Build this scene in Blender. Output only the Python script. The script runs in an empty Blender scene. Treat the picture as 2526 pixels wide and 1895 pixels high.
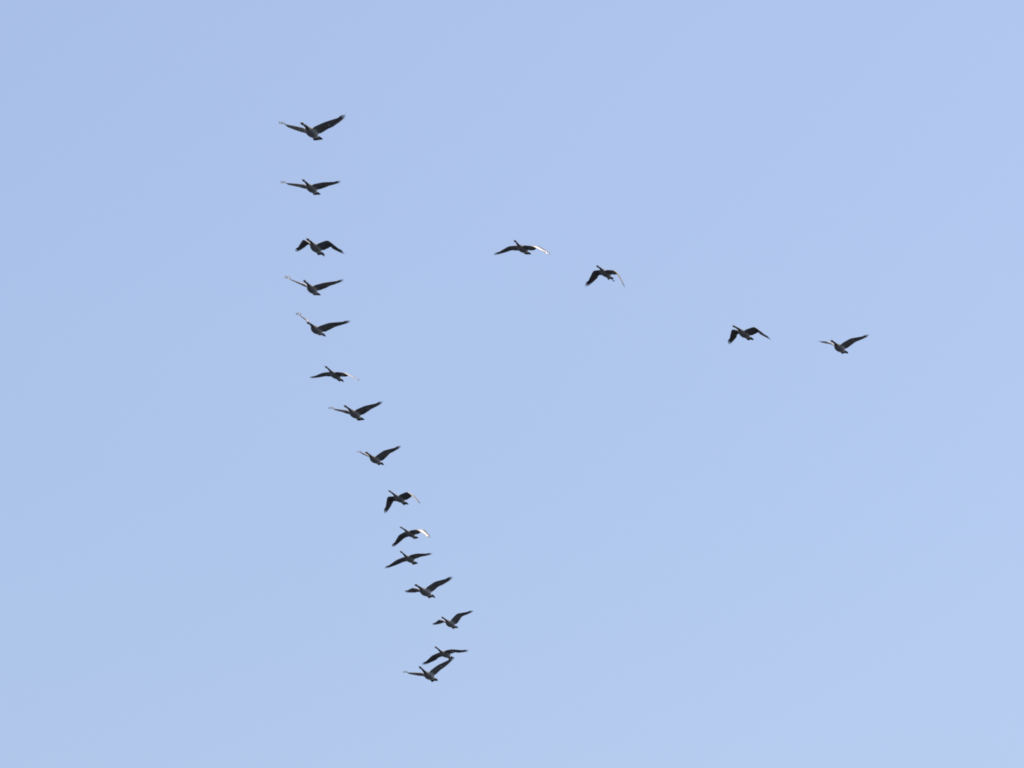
import bpy, math, random
import numpy as np
from mathutils import Matrix, Vector
R = math.radians
sc = bpy.context.scene
COL = sc.collection

# ------------------------------------------------------------------ camera
ELEV = 20.0                        # the long lens looks up at this angle
LENS, SENSOR = 200.0, 36.0
cam_data = bpy.data.cameras.new('camera')
cam = bpy.data.objects.new('camera', cam_data)
COL.objects.link(cam)
cam_data.lens = LENS
cam_data.sensor_width = SENSOR
cam_data.clip_start = 0.1
cam_data.clip_end = 60000
EYE = Vector((0, 0, 1.6))
cam.location = EYE
cam.rotation_euler = (R(90 + ELEV), 0, 0)
sc.camera = cam

# ------------------------------------------------------------------ sky, sun, exposure
SUN_EL, SUN_AZ = 67.0, 72.0        # azimuth clockwise from the view direction
world = bpy.data.worlds.new('World')
sc.world = world
world.use_nodes = True
nt = world.node_tree
sky = nt.nodes.new('ShaderNodeTexSky')
sky.sky_type = 'NISHITA'
sky.sun_disc = False
sky.sun_elevation = R(SUN_EL)
sky.sun_rotation = R(SUN_AZ)
sky.air_density = 1.15
sky.dust_density = 3.4
sky.ozone_density = 1.8
bg = nt.nodes['Background']
bg.inputs['Strength'].default_value = 0.136
nt.links.new(sky.outputs[0], bg.inputs['Color'])
sun_data = bpy.data.lights.new('sun', 'SUN')
sun_data.energy = 5.0
sun_data.angle = R(0.53)
sun_data.color = (1.0, 0.95, 0.87)
sun = bpy.data.objects.new('sun', sun_data)
COL.objects.link(sun)
sdir = Vector((math.sin(R(SUN_AZ)) * math.cos(R(SUN_EL)), math.cos(R(SUN_AZ)) * math.cos(R(SUN_EL)), math.sin(R(SUN_EL))))
sun.rotation_euler = sdir.to_track_quat('Z', 'Y').to_euler()
sun.location = (0, 0, 100)
sc.view_settings.view_transform = 'Standard'
sc.view_settings.look = 'None'
sc.view_settings.gamma = 1
sc.view_settings.use_curve_mapping = False
sc.view_settings.exposure = 0.40
sc.view_settings.use_white_balance = True        # the photograph's cool camera balance
sc.view_settings.white_balance_temperature = 6500
sc.view_settings.white_balance_tint = 15
sc.cycles.filter_width = 1.8

# ------------------------------------------------------------------ materials
def feather_material(name, rough=0.5, translucent=0.0, bars=0.25, scale=60.0):
    m = bpy.data.materials.new(name)
    m.use_nodes = True
    n, l = m.node_tree.nodes, m.node_tree.links
    b = n['Principled BSDF']
    out = n['Material Output']
    att = n.new('ShaderNodeAttribute'); att.attribute_name = 'plumage'
    tc = n.new('ShaderNodeTexCoord')
    nz = n.new('ShaderNodeTexNoise'); nz.inputs['Scale'].default_value = scale; nz.inputs['Detail'].default_value = 3
    wv = n.new('ShaderNodeTexWave'); wv.inputs['Scale'].default_value = 12; wv.inputs['Distortion'].default_value = 5
    wv.inputs['Detail'].default_value = 2; wv.bands_direction = 'X'
    l.new(tc.outputs['Object'], nz.inputs['Vector']); l.new(tc.outputs['Object'], wv.inputs['Vector'])
    add = n.new('ShaderNodeMath'); add.operation = 'ADD'
    l.new(nz.outputs['Fac'], add.inputs[0]); l.new(wv.outputs['Fac'], add.inputs[1])
    mr = n.new('ShaderNodeMapRange')
    mr.inputs['From Min'].default_value = 0.3; mr.inputs['From Max'].default_value = 1.6
    mr.inputs['To Min'].default_value = 1 - bars; mr.inputs['To Max'].default_value = 1 + bars
    l.new(add.outputs[0], mr.inputs['Value'])
    mul = n.new('ShaderNodeVectorMath'); mul.operation = 'SCALE'
    l.new(att.outputs['Color'], mul.inputs[0]); l.new(mr.outputs[0], mul.inputs['Scale'])
    l.new(mul.outputs[0], b.inputs['Base Color'])
    b.inputs['Roughness'].default_value = rough
    b.inputs['Specular IOR Level'].default_value = 0.35 if name == 'body_plumage' else 0.9
    bp = n.new('ShaderNodeBump'); bp.inputs['Strength'].default_value = 0.25; bp.inputs['Distance'].default_value = 0.004
    l.new(nz.outputs['Fac'], bp.inputs['Height']); l.new(bp.outputs[0], b.inputs['Normal'])
    if translucent:
        tr = n.new('ShaderNodeBsdfTranslucent')
        warm = n.new('ShaderNodeMix'); warm.data_type = 'RGBA'; warm.blend_type = 'MULTIPLY'; warm.inputs['Factor'].default_value = 1
        warm.inputs['B'].default_value = (3.0, 2.4, 2.1, 1)
        l.new(mul.outputs[0], warm.inputs['A']); l.new(warm.outputs['Result'], tr.inputs['Color'])
        mix = n.new('ShaderNodeMixShader'); mix.inputs[0].default_value = translucent
        l.new(b.outputs[0], mix.inputs[1]); l.new(tr.outputs[0], mix.inputs[2]); l.new(mix.outputs[0], out.inputs['Surface'])
    return m

def plain_material(name, col, rough, noise=0.2, scale=40):
    m = bpy.data.materials.new(name)
    m.use_nodes = True
    n, l = m.node_tree.nodes, m.node_tree.links
    b = n['Principled BSDF']
    tc = n.new('ShaderNodeTexCoord')
    nz = n.new('ShaderNodeTexNoise'); nz.inputs['Scale'].default_value = scale
    l.new(tc.outputs['Object'], nz.inputs['Vector'])
    cr = n.new('ShaderNodeValToRGB')
    cr.color_ramp.elements[0].color = tuple(c * (1 - noise) for c in col) + (1,)
    cr.color_ramp.elements[1].color = tuple(c * (1 + noise) for c in col) + (1,)
    l.new(nz.outputs['Fac'], cr.inputs[0]); l.new(cr.outputs[0], b.inputs['Base Color'])
    b.inputs['Roughness'].default_value = rough
    return m

M_BODY = feather_material('body_plumage', 0.44, 0.0, 0.22)
M_QUILL = feather_material('flight_feather', 0.29, 0.28, 0.15, 30)
M_TAIL = feather_material('tail_feather', 0.45, 0.05, 0.1, 30)
M_BILL = plain_material('black_bill', (0.012, 0.012, 0.013), 0.35)
M_FOOT = plain_material('dark_webbed_foot', (0.018, 0.017, 0.016), 0.5)
M_EYE = plain_material('dark_eye', (0.01, 0.007, 0.005), 0.08)

# ------------------------------------------------------------------ ground (below the frame, it lights the bellies)
gm = bpy.data.materials.new('dark_bluish_ground')
gm.use_nodes = True
n, l = gm.node_tree.nodes, gm.node_tree.links
tc = n.new('ShaderNodeTexCoord')
nz = n.new('ShaderNodeTexNoise'); nz.inputs['Scale'].default_value = 0.02; nz.inputs['Detail'].default_value = 8
cr = n.new('ShaderNodeValToRGB')
cr.color_ramp.elements[0].position = 0.35; cr.color_ramp.elements[0].color = (0.012, 0.019, 0.027, 1)  # unseen ground kept dark and bluish to cool the bounce light on the undersides
cr.color_ramp.elements[1].position = 0.7; cr.color_ramp.elements[1].color = (0.028, 0.034, 0.042, 1)
l.new(tc.outputs['Object'], nz.inputs['Vector']); l.new(nz.outputs['Fac'], cr.inputs[0])
l.new(cr.outputs[0], n['Principled BSDF'].inputs['Base Color']); n['Principled BSDF'].inputs['Roughness'].default_value = 0.95
G = 12000.0
gv, gf = [], []
NG = 24
for j in range(NG + 1):
    for i in range(NG + 1):
        x, y = (i / NG * 2 - 1), (j / NG * 2 - 1)
        X, Y = x * abs(x) * G, y * abs(y) * G
        far = min(1, math.hypot(X, Y) / 1500)
        gv.append((X, Y, far * 3 * (math.sin(X / 700.0) + math.cos(Y / 900.0)) - far * 3))
for j in range(NG):
    for i in range(NG):
        a = j * (NG + 1) + i
        gf.append((a, a + 1, a + NG + 2, a + NG + 1))
me = bpy.data.meshes.new('ground'); me.from_pydata(gv, [], gf); me.update()
for p in me.polygons: p.use_smooth = True
me.materials.append(gm)
ground = bpy.data.objects.new('ground', me); COL.objects.link(ground); ground['kind'] = 'structure'

# ------------------------------------------------------------------ goose anatomy (metres; x forward, y left, z up)
def arr(*a): return np.array(a, float)
LA, LH = 0.25, 0.50                # arm and hand length of a wing along the leading edge
def smooth(a, b, x):
    t = min(1, max(0, (x - a) / (b - a))); return t * t * (3 - 2 * t)
CH = ([0, .08, .25, .35, .45, .55, .65, .71, .74, .75], [.37, .36, .315, .275, .23, .18, .125, .085, .05, .02])
def chord_len(u): return float(np.interp(u, *CH))

class Wing:
    def __init__(self, s, q, curl, tw):
        self.s, self.q, self.curl, self.tw = s, [R(v) for v in q], R(curl), R(tw)
        self.N = 150
        p = arr(.17, s * .08, .045); self.P = [p.copy()]
        du = (LA + LH) / self.N
        for i in range(self.N):
            al, ph, t = self.ang((i + .5) * du)
            p = p + du * arr(math.sin(ph), s * math.cos(ph) * math.cos(al), math.cos(ph) * math.sin(al))
            self.P.append(p.copy())
    def ang(self, u):
        a1, a2, s1, s2, t1, t2 = self.q
        w = smooth(LA - .07, LA + .07, u)
        al = a1 * (1 - w) + a2 * w + self.curl * smooth(.60, .75, u)
        return al, s1 * (1 - w) - s2 * w, t1 * (1 - w) + t2 * w + self.tw * smooth(.58, .70, u)
    def S(self, u, q, h=0.0):
        """point at arc length u along the leading edge, q metres back, h above the surface"""
        uc = min(max(u, 0), LA + LH)
        k = uc / (LA + LH) * self.N; i = min(int(k), self.N - 1)
        P = self.P[i] * (1 - k + i) + self.P[i + 1] * (k - i)
        al, ph, t = self.ang(uc)
        s = self.s
        n0 = arr(0, -s * math.sin(al), math.cos(al)); X = arr(1, 0, 0)
        c = -math.cos(t) * X + math.sin(t) * n0
        nn = math.cos(t) * n0 + math.sin(t) * X
        f = min(1.0, max(0.0, q / max(chord_len(uc), .02)))
        camber = (.11 - .05 * smooth(.25, .6, uc)) * chord_len(uc) * (f ** .8) * (1 - f) * 1.4
        d = arr(math.sin(ph), s * math.cos(ph) * math.cos(al), math.cos(ph) * math.sin(al))
        return P + c * q + nn * (h + camber) + (d * (u - uc))

FR = [0, .108, .243, .405, .595, .784, 1.0]
XS = [.17 - .37 * f for f in FR]

BLACK = (.009, .011, .015); BROWN = (.095, .078, .062); PALE = (.18, .175, .17)
BELLY = (.125, .130, .135); WHITE = (.72, .71, .68); RUMP = (.02, .018, .017)
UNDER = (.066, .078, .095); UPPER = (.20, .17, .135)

def mixc(a, b, t): return tuple(x * (1 - t) + y * t for x, y in zip(a, b))

def trunk_colour(x, zn):
    top = smooth(-.15, .35, zn)
    under = mixc(BELLY, PALE, smooth(.02, .22, x))
    under = mixc(WHITE, under, smooth(-.235, -.150, x))
    over = mixc(RUMP, BROWN, smooth(-.26, -.20, x))
    if -.335 < x < -.275: over = WHITE
    c = mixc(under, over, top)
    return mixc(c, BLACK, smooth(.268, .285, x))

#        x, z centre, half width, half height
TRUNK = [(-.385, .026, .010, .005), (-.365, .024, .026, .010), (-.33, .021, .040, .017), (-.29, .018, .048, .028),
         (-.245, .015, .056, .042), (XS[6], .012, .068, .056), (XS[5], .008, .082, .071), (XS[4], .004, .092, .082),
         (XS[3], .002, .096, .087), (XS[2], .002, .094, .085), (XS[1], .004, .088, .078), (XS[0], .007, .079, .069),
         (.205, .011, .065, .058), (.235, .015, .051, .047), (.26, .018, .041, .040), (.28, .02, .034, .034)]
TRUNK = TRUNK[::-1]
NR = 20

def make_body(name, wings, ny, npi):
    V, F, C = [], [], []
    rings = []
    # head and neck, front to back
    hd_dir = arr(math.cos(ny) * math.cos(npi), math.sin(ny), math.sin(npi))
    nb = arr(.28, 0, .02); hd = nb + .25 * hd_dir
    ax = hd_dir * .55 + arr(.45, 0, -.05); ax /= np.linalg.norm(ax)
    cents = []
    for d, w, h, dz in ((.066, .004, .004, -.006), (.060, .011, .011, -.005), (.046, .017, .017, -.003), (.028, .024, .025, 0),
                        (.008, .029, .031, .001), (-.012, .029, .031, 0), (-.030, .025, .027, -.003)):
        cents.append((hd + ax * d + arr(0, 0, dz), ax, w, h))
    p1 = hd - ax * .045; m1 = ax * .22; m0 = arr(.24, 0, .02)
    for t in (.0, .12, .26, .42, .58, .74, .88):
        u = 1 - t
        P = (2*u**3-3*u**2+1)*nb + (u**3-2*u**2+u)*m0 + (-2*u**3+3*u**2)*p1 + (u**3-u**2)*m1
        T = (6*u**2-6*u)*nb + (3*u**2-4*u+1)*m0 + (-6*u**2+6*u)*p1 + (3*u**2-2*u)*m1
        T = T / np.linalg.norm(T)
        r = .0200 + .0145 * (1 - u) ** 1.6
        cents.append((P, T, r, r * 1.02))
    nh = 7
    for k, (P, T, w, h) in enumerate(cents):
        side = np.cross(arr(0, 0, 1), T); side /= np.linalg.norm(side); up = np.cross(T, side)
        idx = []
        for i in range(NR):
            a = R(9 + i * 360 / NR)
            idx.append(len(V)); V.append(P + side * math.cos(a) * w + up * math.sin(a) * h)
            c = BLACK
            if k == 5 and math.sin(a) < .5: c = (.35, .34, .32)            # chin strap running up the cheeks
            C.append(c)
        rings.append(idx)
    ntr = len(rings)
    for (x, z, w, h) in TRUNK:
        idx = []
        for i in range(NR):
            a = R(9 + i * 360 / NR)
            sz = math.sin(a) * h
            if math.sin(a) > 0: sz *= .92
            idx.append(len(V)); V.append(arr(x, math.cos(a) * w, z + sz)); C.append(trunk_colour(x, math.sin(a)))
        rings.append(idx)
    first = ntr + [round(t[0], 4) for t in TRUNK].index(round(XS[0], 4))
    for k in range(len(rings) - 1):
        for i in range(NR):
            j = (i + 1) % NR
            if first <= k < first + 6 and (i == 0 or i == 8): continue     # wing openings
            F.append((rings[k][i], rings[k][j], rings[k + 1][j], rings[k + 1][i]))
    F.append(tuple(rings[0])); F.append(tuple(rings[-1][::-1]))
    # wings grow out of the openings
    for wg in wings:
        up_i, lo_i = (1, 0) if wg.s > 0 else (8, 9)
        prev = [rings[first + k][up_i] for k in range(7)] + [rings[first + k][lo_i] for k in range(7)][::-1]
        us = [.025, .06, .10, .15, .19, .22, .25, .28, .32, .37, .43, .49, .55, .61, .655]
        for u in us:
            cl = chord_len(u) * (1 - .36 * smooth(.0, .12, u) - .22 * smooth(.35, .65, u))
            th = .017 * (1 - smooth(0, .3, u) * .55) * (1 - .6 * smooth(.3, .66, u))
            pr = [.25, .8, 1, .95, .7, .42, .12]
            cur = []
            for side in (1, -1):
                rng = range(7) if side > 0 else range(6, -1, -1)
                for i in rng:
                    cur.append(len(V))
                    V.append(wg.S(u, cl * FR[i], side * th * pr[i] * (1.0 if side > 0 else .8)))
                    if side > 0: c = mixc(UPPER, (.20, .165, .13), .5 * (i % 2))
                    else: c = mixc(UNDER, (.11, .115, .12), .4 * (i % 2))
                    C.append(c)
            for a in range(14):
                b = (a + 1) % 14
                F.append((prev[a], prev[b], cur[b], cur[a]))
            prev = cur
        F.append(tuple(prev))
    return V, F, C, hd, ax

def link_mesh(name, V, F, C, mat, parent=None, smoothed=True):
    import bmesh
    me = bpy.data.meshes.new(name)
    me.from_pydata([tuple(map(float, v)) for v in V], [], F); me.update()
    bm = bmesh.new(); bm.from_mesh(me); bmesh.ops.recalc_face_normals(bm, faces=bm.faces); bm.to_mesh(me); bm.free()
    if C is not None:
        at = me.color_attributes.new('plumage', 'FLOAT_COLOR', 'POINT')
        for i, c in enumerate(C): at.data[i].color = (c[0], c[1], c[2], 1)
    for p in me.polygons: p.use_smooth = smoothed
    me.materials.append(mat)
    o = bpy.data.objects.new(name, me); COL.objects.link(o)
    if parent is not None: o.parent = parent
    return o

def blade(V, F, C, fn, p0, p1, w, col, colt, upper=None, bend=0.0, n=7, thick=.0012):
    """one feather as a closed, pointed lens: fn(u, q, h) maps the flat wing plan to space"""
    d = arr(p1[0] - p0[0], p1[1] - p0[1]); L = np.linalg.norm(d); d /= L; nrm = arr(-d[1], d[0])
    base = len(V)
    for k in range(n + 1):
        t = k / n
        tr = min(1, max(0, (t - .80) / .20))
        pw = w * (.55 + .45 * smooth(0, .3, t)) * math.sqrt(1 - tr ** 2.6)
        pw = max(pw, w * .28)
        c = arr(*p0) + d * L * t + nrm * bend * math.sin(math.pi * t)
        for sgn, hh in ((-.5, 0), (0, thick), (.5, 0), (0, -thick)):
            q = c + nrm * pw * sgn
            V.append(fn(q[0], q[1], hh)); C.append(mixc(upper, colt, t * .35) if upper and hh > 0 else mixc(col, colt, t))
    for k in range(n):
        for a in range(4):
            b = (a + 1) % 4
            F.append((base + 4 * k + a, base + 4 * k + b, base + 4 * k + 4 + b, base + 4 * k + 4 + a))
    F.append((base, base + 1, base + 2, base + 3)); e = base + 4 * n
    F.append((e + 3, e + 2, e + 1, e))

def make_wing_feathers(wg, parent, rng, spread):
    V, F, C = [], [], []
    dark = (.052, .052, .056); tip = (.024, .026, .030); sec = (.105, .100, .096)
    for j in range(15):                                                     # secondaries and tertials
        u = .005 + j * .0178
        ut = u + .006
        q1 = chord_len(ut) * (1 + rng.uniform(-.012, .012)) * (1 - .10 * smooth(.03, 0, u))
        fn = lambda a, b, h, j=j: wg.S(a, b, h - .004 + (j % 2) * .0016)
        blade(V, F, C, fn, (u, .42 * chord_len(u)), (ut, q1), .056, sec, dark, upper=(.17, .145, .12))
    tips = [.283, .318, .353, .388, .423, .458, .493, .528, .563, .598, .632, .664, .696, .726, .748, .766]
    for j, ut in enumerate(tips):                                           # primaries
        ur = .262 + j * .0215
        q0 = chord_len(ur) * .35 if ur < .6 else .02
        q1 = chord_len(ut) * (1 + rng.uniform(-.01, .02)) * (1 + .04 * spread)
        fn = lambda a, b, h, j=j: wg.S(a, b, h - .003 + (j % 2) * .0016)
        blade(V, F, C, fn, (ur, min(q0, q1 * .5)), (ut, q1), .074 - .0027 * j - (.005 * (j - 12) if j > 12 else 0), dark, tip, upper=(.15, .13, .11), bend=.004 * j * -1)
    o = link_mesh('wing_feathers', V, F, C, M_QUILL, parent)
    o['kind'] = 'stuff'
    return o

def make_tail(parent, spread):
    V, F, C = [], [], []
    for j in range(12):
        a = (j - 5.5) / 5.5
        y0, an = a * .040, a * R(15 + spread)
        L = .165 - .012 * abs(a) ** 2
        def fn(u, q, h, j=j): return arr(-q, u, .024 + h + .0012 * (j % 2) - .16 * (q - .26) - .6 * u * u)
        blade(V, F, C, fn, (y0, .265), (y0 + math.sin(an) * L, .265 + math.cos(an) * L), .036, (.016, .015, .015), (.012, .012, .012))
    return link_mesh('tail', V, F, C, M_TAIL, parent)

def foot_mesh(s, ext, drop):
    """leg folded back along the belly with the closed webbed toes trailing"""
    V, F = [], []
    P = [arr(-.20, s * .036, -.020), arr(-.27, s * .044, -.020 - drop * .3), arr(-.335 - ext * .5, s * .048, -.010 - drop * .7),
         arr(-.36 - ext * .8, s * .050, -.008 - drop * .85), arr(-.395 - ext, s * .054, -.004 - drop), arr(-.425 - ext, s * .056, -.002 - drop)]
    Rr = [(.017, .017), (.011, .012), (.009, .010), (.014, .011), (.025, .009), (.012, .005)]
    for p, (w, h) in zip(P, Rr):
        for i in range(8):
            a = i * math.pi / 4
            V.append(p + arr(0, math.cos(a) * w, math.sin(a) * h))
    for k in range(len(P) - 1):
        for i in range(8):
            j = (i + 1) % 8
            F.append((k * 8 + i, k * 8 + j, k * 8 + 8 + j, k * 8 + 8 + i))
    F.append(tuple(range(8))[::-1]); F.append(tuple(range(len(V) - 8, len(V))))
    return V, F

def make_bill(hd, ax, parent):
    V, F = [], []
    side = np.cross(arr(0, 0, 1), ax); side /= np.linalg.norm(side); up = np.cross(ax, side)
    st = ((.050, .014, .015, 0), (.066, .0125, .0115, -.003), (.082, .0105, .008, -.006), (.098, .008, .0055, -.008), (.107, .004, .003, -.0095))
    for d, w, h, dz in st:
        for i in range(10):
            a = i * math.pi / 5
            V.append(hd + ax * d + side * math.cos(a) * w + up * (math.sin(a) * h + dz))
    for k in range(len(st) - 1):
        for i in range(10):
            j = (i + 1) % 10
            F.append((k * 10 + i, k * 10 + j, k * 10 + 10 + j, k * 10 + 10 + i))
    F.append(tuple(range(10))[::-1]); F.append(tuple(range(len(V) - 10, len(V))))
    return link_mesh('bill', V, F, None, M_BILL, parent)

def eye_mesh():
    import bmesh
    bm = bmesh.new(); bmesh.ops.create_uvsphere(bm, u_segments=8, v_segments=6, radius=.0055)
    me = bpy.data.meshes.new('eye'); bm.to_mesh(me); bm.free(); me.materials.append(M_EYE)
    for p in me.polygons: p.use_smooth = True
    return me
EYE_MESH = eye_mesh()

# ------------------------------------------------------------------ the flock
# distance, photo position of the line of sight, yaw, pitch, roll, neck yaw and pitch, then for the
# bird's right and left wing: arm and hand flap, arm and hand sweep, arm and hand twist (degrees)
POSES = {
    1: (110.62, 768.81, 328.36, 16.8, -3.1, 0.8, -2.9, -0.3, 28.3, 23.5, -26.8, 19.4, -1.2, -2.6, 24.3, 31.7, -12.6, 39.6, -1.8, -4.7),
    2: (132.67, 768.22, 466.27, 17.3, -2.4, -2.2, -2.5, 3.1, 13.2, 14.9, -3.2, 20.0, 1.2, 2.7, 8.3, 21.7, -1.5, 48.8, -0.7, 1.8),
    3: (124.14, 778.31, 612.77, 15.8, -1.2, -9.3, -2.3, -0.3, 30.2, -29.4, -19.3, 51.5, 1.6, -3.9, 29.1, -28.0, -9.3, 51.0, -4.6, -2.7),
    4: (128.06, 769.7, 714.8, 14.4, -3.2, -6.5, -4.6, 4.0, 21.3, 24.6, -9.4, 27.8, 3.3, 3.6, 18.7, 25.8, -4.8, 39.7, -0.9, 1.8),
    5: (121.35, 780.56, 814.92, 16.3, -5.1, -13.9, -3.7, 1.3, 39.1, 23.1, -17.6, 39.3, -4.4, -1.9, 31.6, 26.4, -10.1, 40.1, -4.2, -2.2),
    6: (157.64, 826.2, 926.78, 23.7, 2.3, -8.7, -5.3, 7.5, -2.9, -11.2, -7.9, 19.9, 1.5, 4.8, -4.3, -19.8, -0.1, 21.0, 0.3, 4.5),
    7: (134.77, 874.99, 1022.94, 20.5, -0.2, 0.7, -5.0, 4.0, 15.9, 24.8, 2.5, 32.7, 2.3, 4.2, 15.4, 28.1, 2.9, 43.5, -1.6, 1.3),
    8: (141.96, 925.06, 1135.07, 20.5, -2.9, -2.2, -3.3, 6.4, 32.3, 28.3, -12.7, 48.3, 0.3, -0.3, 33.7, 29.6, -5.0, 43.6, -5.1, -1.5),
    9: (160.65, 984.89, 1231.58, 26.2, 3.1, 3.5, -5.4, 7.2, 14.3, -54.9, -14.1, 34.6, -3.0, -8.2, 15.6, -50.3, -6.9, 29.8, -5.1, -4.1),
    10: (179.91, 1011.52, 1317.88, 27.3, 2.6, 4.0, -7.2, 7.0, -13.8, -31.2, -2.7, 28.8, -0.3, -2.3, -7.3, -37.0, 5.8, 28.1, -1.1, -1.5),
    11: (168.46, 1010.03, 1380.22, 24.9, 2.4, 7.6, -1.9, 9.1, -10.7, -10.1, 10.5, 18.0, 3.8, 2.3, -4.4, -14.4, 8.9, 4.5, 2.0, 1.6),
    12: (129.62, 1049.4, 1461.83, 19.8, -2.4, 6.5, -4.4, 4.9, 29.0, 15.0, -23.0, 50.9, -0.2, -4.4, 28.0, 24.2, -10.1, 47.5, -0.7, -4.7),
    13: (154.78, 1110.64, 1539.79, 19.5, -2.1, 7.2, -3.8, 6.8, 33.9, 6.6, -20.9, 50.2, 2.6, -2.2, 38.5, 13.6, -5.4, 42.8, -5.4, -1.4),
    14: (166.85, 1097.87, 1614.9, 28.0, 1.0, 7.1, -0.3, 10.4, -11.0, -13.2, 8.4, 24.0, 3.1, -4.0, -6.6, -14.7, 7.7, 19.6, 2.5, -3.6),
    15: (134.35, 1058.09, 1668.03, 18.4, -1.0, 9.8, -4.5, 12.9, 22.7, 27.6, -14.2, 34.5, 2.6, 1.9, 26.0, 32.0, -4.5, 42.5, 1.2, -1.4),
    16: (144.22, 1288.53, 615.03, 21.7, -2.0, -6.8, 2.2, 5.4, -1.0, -19.9, -6.7, 19.5, -1.9, 1.9, -6.5, -20.1, 4.8, 23.2, -1.8, 4.3),
    17: (148.61, 1493.17, 675.43, 23.1, -0.3, -9.0, -0.7, 0.2, 1.9, -52.1, -20.3, 29.7, -1.8, -11.3, -2.3, -56.6, 0.7, 27.4, 0.3, -9.7),
    18: (137.66, 1835.48, 824.77, 25.0, -0.5, -3.7, -8.9, 3.2, 21.6, -42.8, -21.8, 50.6, -0.5, -10.4, 20.2, -38.2, -12.3, 42.3, -4.7, -2.5),
    19: (128.51, 2070.98, 859.47, 20.6, -4.4, -2.6, -2.6, 2.9, 27.3, 21.1, -12.4, 47.2, 4.7, 3.6, 28.9, 23.6, -4.4, 44.3, -2.3, -0.7),
}
LABELS = {
    1: 'largest goose at the very top of the long column, wings raised in a wide V',
    2: 'goose with nearly level wings, second from the top of the long column',
    3: 'goose with both wings arched down, third from the top of the long column',
    4: 'goose with V wings just below the arched-wing goose, fourth down the long column',
    5: 'goose whose head crosses its steeply raised left-hand wing, fifth down the long column',
    6: 'goose with slightly drooping wings where the column bends, sixth from the top',
    7: 'goose with raised right-hand wing and level left-hand one, seventh down the long column',
    8: 'goose with its head hiding most of the short left-hand wing, eighth down the column',
    9: 'goose with steeply drooped wings, ninth down, just above the close pair in the column',
    10: 'upper goose of the close pair in the lower column, outer right-hand wing sunlit white',
    11: 'lower goose of the close pair in the lower column, wings spread almost straight',
    12: 'goose with right-hand wing raised and left-hand wing blunt, fourth from the column bottom',
    13: 'goose with sharply bent raised wing, just above the two overlapping geese at the bottom',
    14: 'upper of the two overlapping geese at the bottom, another wingtip touching its tail',
    15: 'lowest goose of the flock, its raised wing reaching the tail of the one above',
    16: 'goose with long gently drooping wings, leftmost of the four apart on the right',
    17: 'goose with steeply drooped wings and trailing foot, second of the four on the right',
    18: 'goose with broad down-bent left-hand wing, third of the four on the right',
    19: 'goose with its right-hand wing raised, rightmost of the whole flock',
}
# tail spread, left and right foot extension, foot drop, tip curl and tip twist of right and left wing
EXTRA = {1: (4, 0, .0, 0, 24, 10, 42, 0), 2: (0, 0, .01, 0, 26, 10, 40, 0), 3: (0, .0, .05, .01, 0, 0, 0, 0),
         4: (2, 0, .0, 0, 24, 10, 40, 0), 5: (-3, -.01, .02, .01, 18, 10, 40, 0), 6: (-3, 0, .035, .01, 5, -5, 0, 6),
         7: (2, 0, 0, 0, 22, 10, 40, 0), 8: (-4, .0, .03, .01, 18, 8, 40, 0), 9: (-4, .01, .02, .01, 0, 0, 0, 0),
         10: (0, -.03, .01, 0, 0, -6, 0, 2), 11: (0, 0, 0, 0, 0, 12, 0, 0), 12: (-4, .0, .05, .01, -10, 8, 0, 0),
         13: (-3, 0, .01, .01, -10, 0, 0, 0), 14: (-2, 0, .04, 0, 0, 15, 0, 0), 15: (-2, .0, .02, .01, 24, 8, 36, 0),
         16: (0, -.03, .0, 0, 0, -5, 0, 8), 17: (-4, -.03, .09, .03, 0, -5, 0, 0), 18: (-1, .0, .01, .01, -5, -5, 0, 0),
         19: (-3, .0, .01, .01, 8, 10, 10, 0)}
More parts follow.
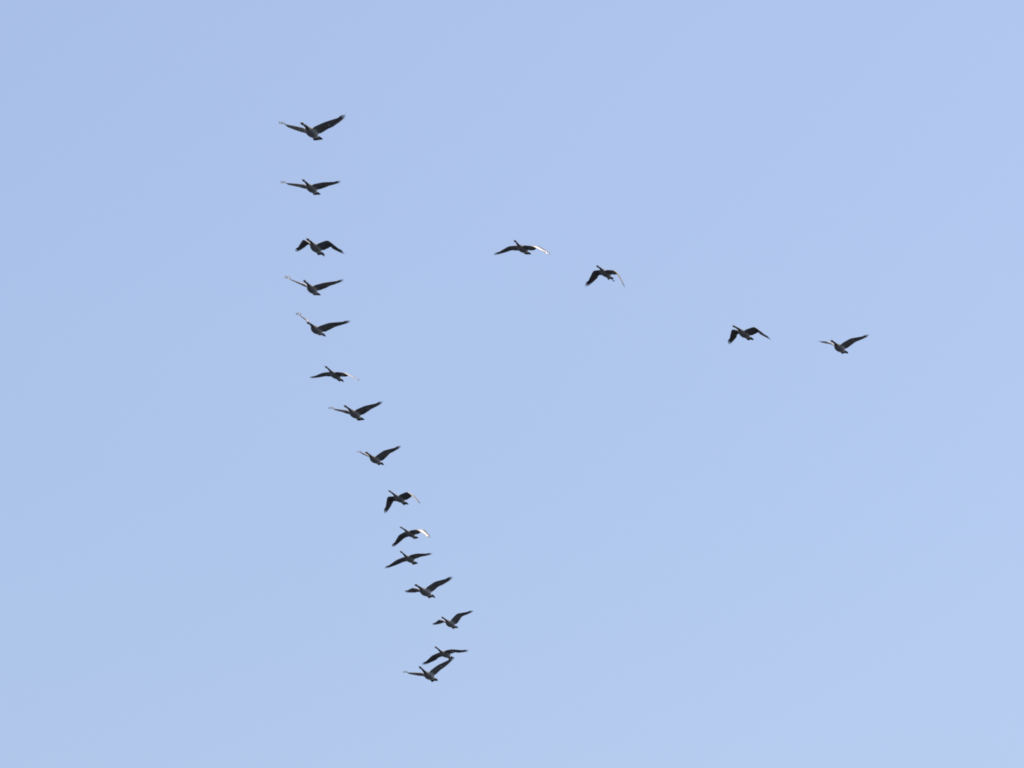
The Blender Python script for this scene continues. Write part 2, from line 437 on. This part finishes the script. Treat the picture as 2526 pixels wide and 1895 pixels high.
PRONATE = {6: 10, 9: 10, 10: 30, 16: 18, 17: 9, 18: -9, 3: -10}      # extra hand twist of the sunlit left wing
FPX = LENS / SENSOR * 2526
e0 = R(ELEV)
c_r, c_u, c_b = Vector((1, 0, 0)), Vector((0, -math.sin(e0), math.cos(e0))), Vector((0, -math.cos(e0), -math.sin(e0)))
for k in sorted(POSES):
    P = POSES[k]
    D, X, Y = P[:3]
    yaw, pit, rol, ny, npi = [R(v) for v in P[3:8]]
    d = ((X - 1263) / FPX) * c_r - ((Y - 947.5) / FPX) * c_u - c_b
    loc = EYE + d.normalized() * D
    Fw = Vector((-math.sin(yaw) * math.cos(pit), -math.cos(yaw) * math.cos(pit), math.sin(pit)))
    L0 = Vector((math.cos(yaw), -math.sin(yaw), 0)); U0 = Fw.cross(L0)
    L = math.cos(rol) * L0 + math.sin(rol) * U0; U = Fw.cross(L)
    ex = EXTRA[k]
    rng = random.Random(100 + k)
    wr, wl = Wing(-1, P[8:14], ex[4], ex[6]), Wing(1, P[14:19] + (P[19] + PRONATE.get(k, 0),), ex[5], ex[7])
    V, F, C, hd, ax = make_body('goose', (wr, wl), ny, npi)
    g = link_mesh('goose', V, F, C, M_BODY)
    sub = g.modifiers.new('smooth', 'SUBSURF'); sub.levels = 1; sub.render_levels = 1
    m = Matrix((Fw, L, U)).transposed().to_4x4(); m.translation = loc
    g.matrix_world = m
    g['label'] = LABELS[k]; g['category'] = 'goose'; g['group'] = 'geese flying in a V formation'
    make_bill(hd, ax, g)
    side = np.cross(arr(0, 0, 1), ax); side /= np.linalg.norm(side)
    for s in (-1, 1):
        e = bpy.data.objects.new('eye', EYE_MESH); COL.objects.link(e); e.parent = g
        e.location = tuple(hd + ax * .026 + side * s * .0225 + arr(0, 0, .009))
    make_wing_feathers(wr, g, rng, 0); make_wing_feathers(wl, g, rng, 0)
    make_tail(g, ex[0])
    for s, ext in ((-1, ex[1]), (1, ex[2])):
        fv, ff = foot_mesh(s, ext, ex[3]); link_mesh('foot', fv, ff, None, M_FOOT, g)
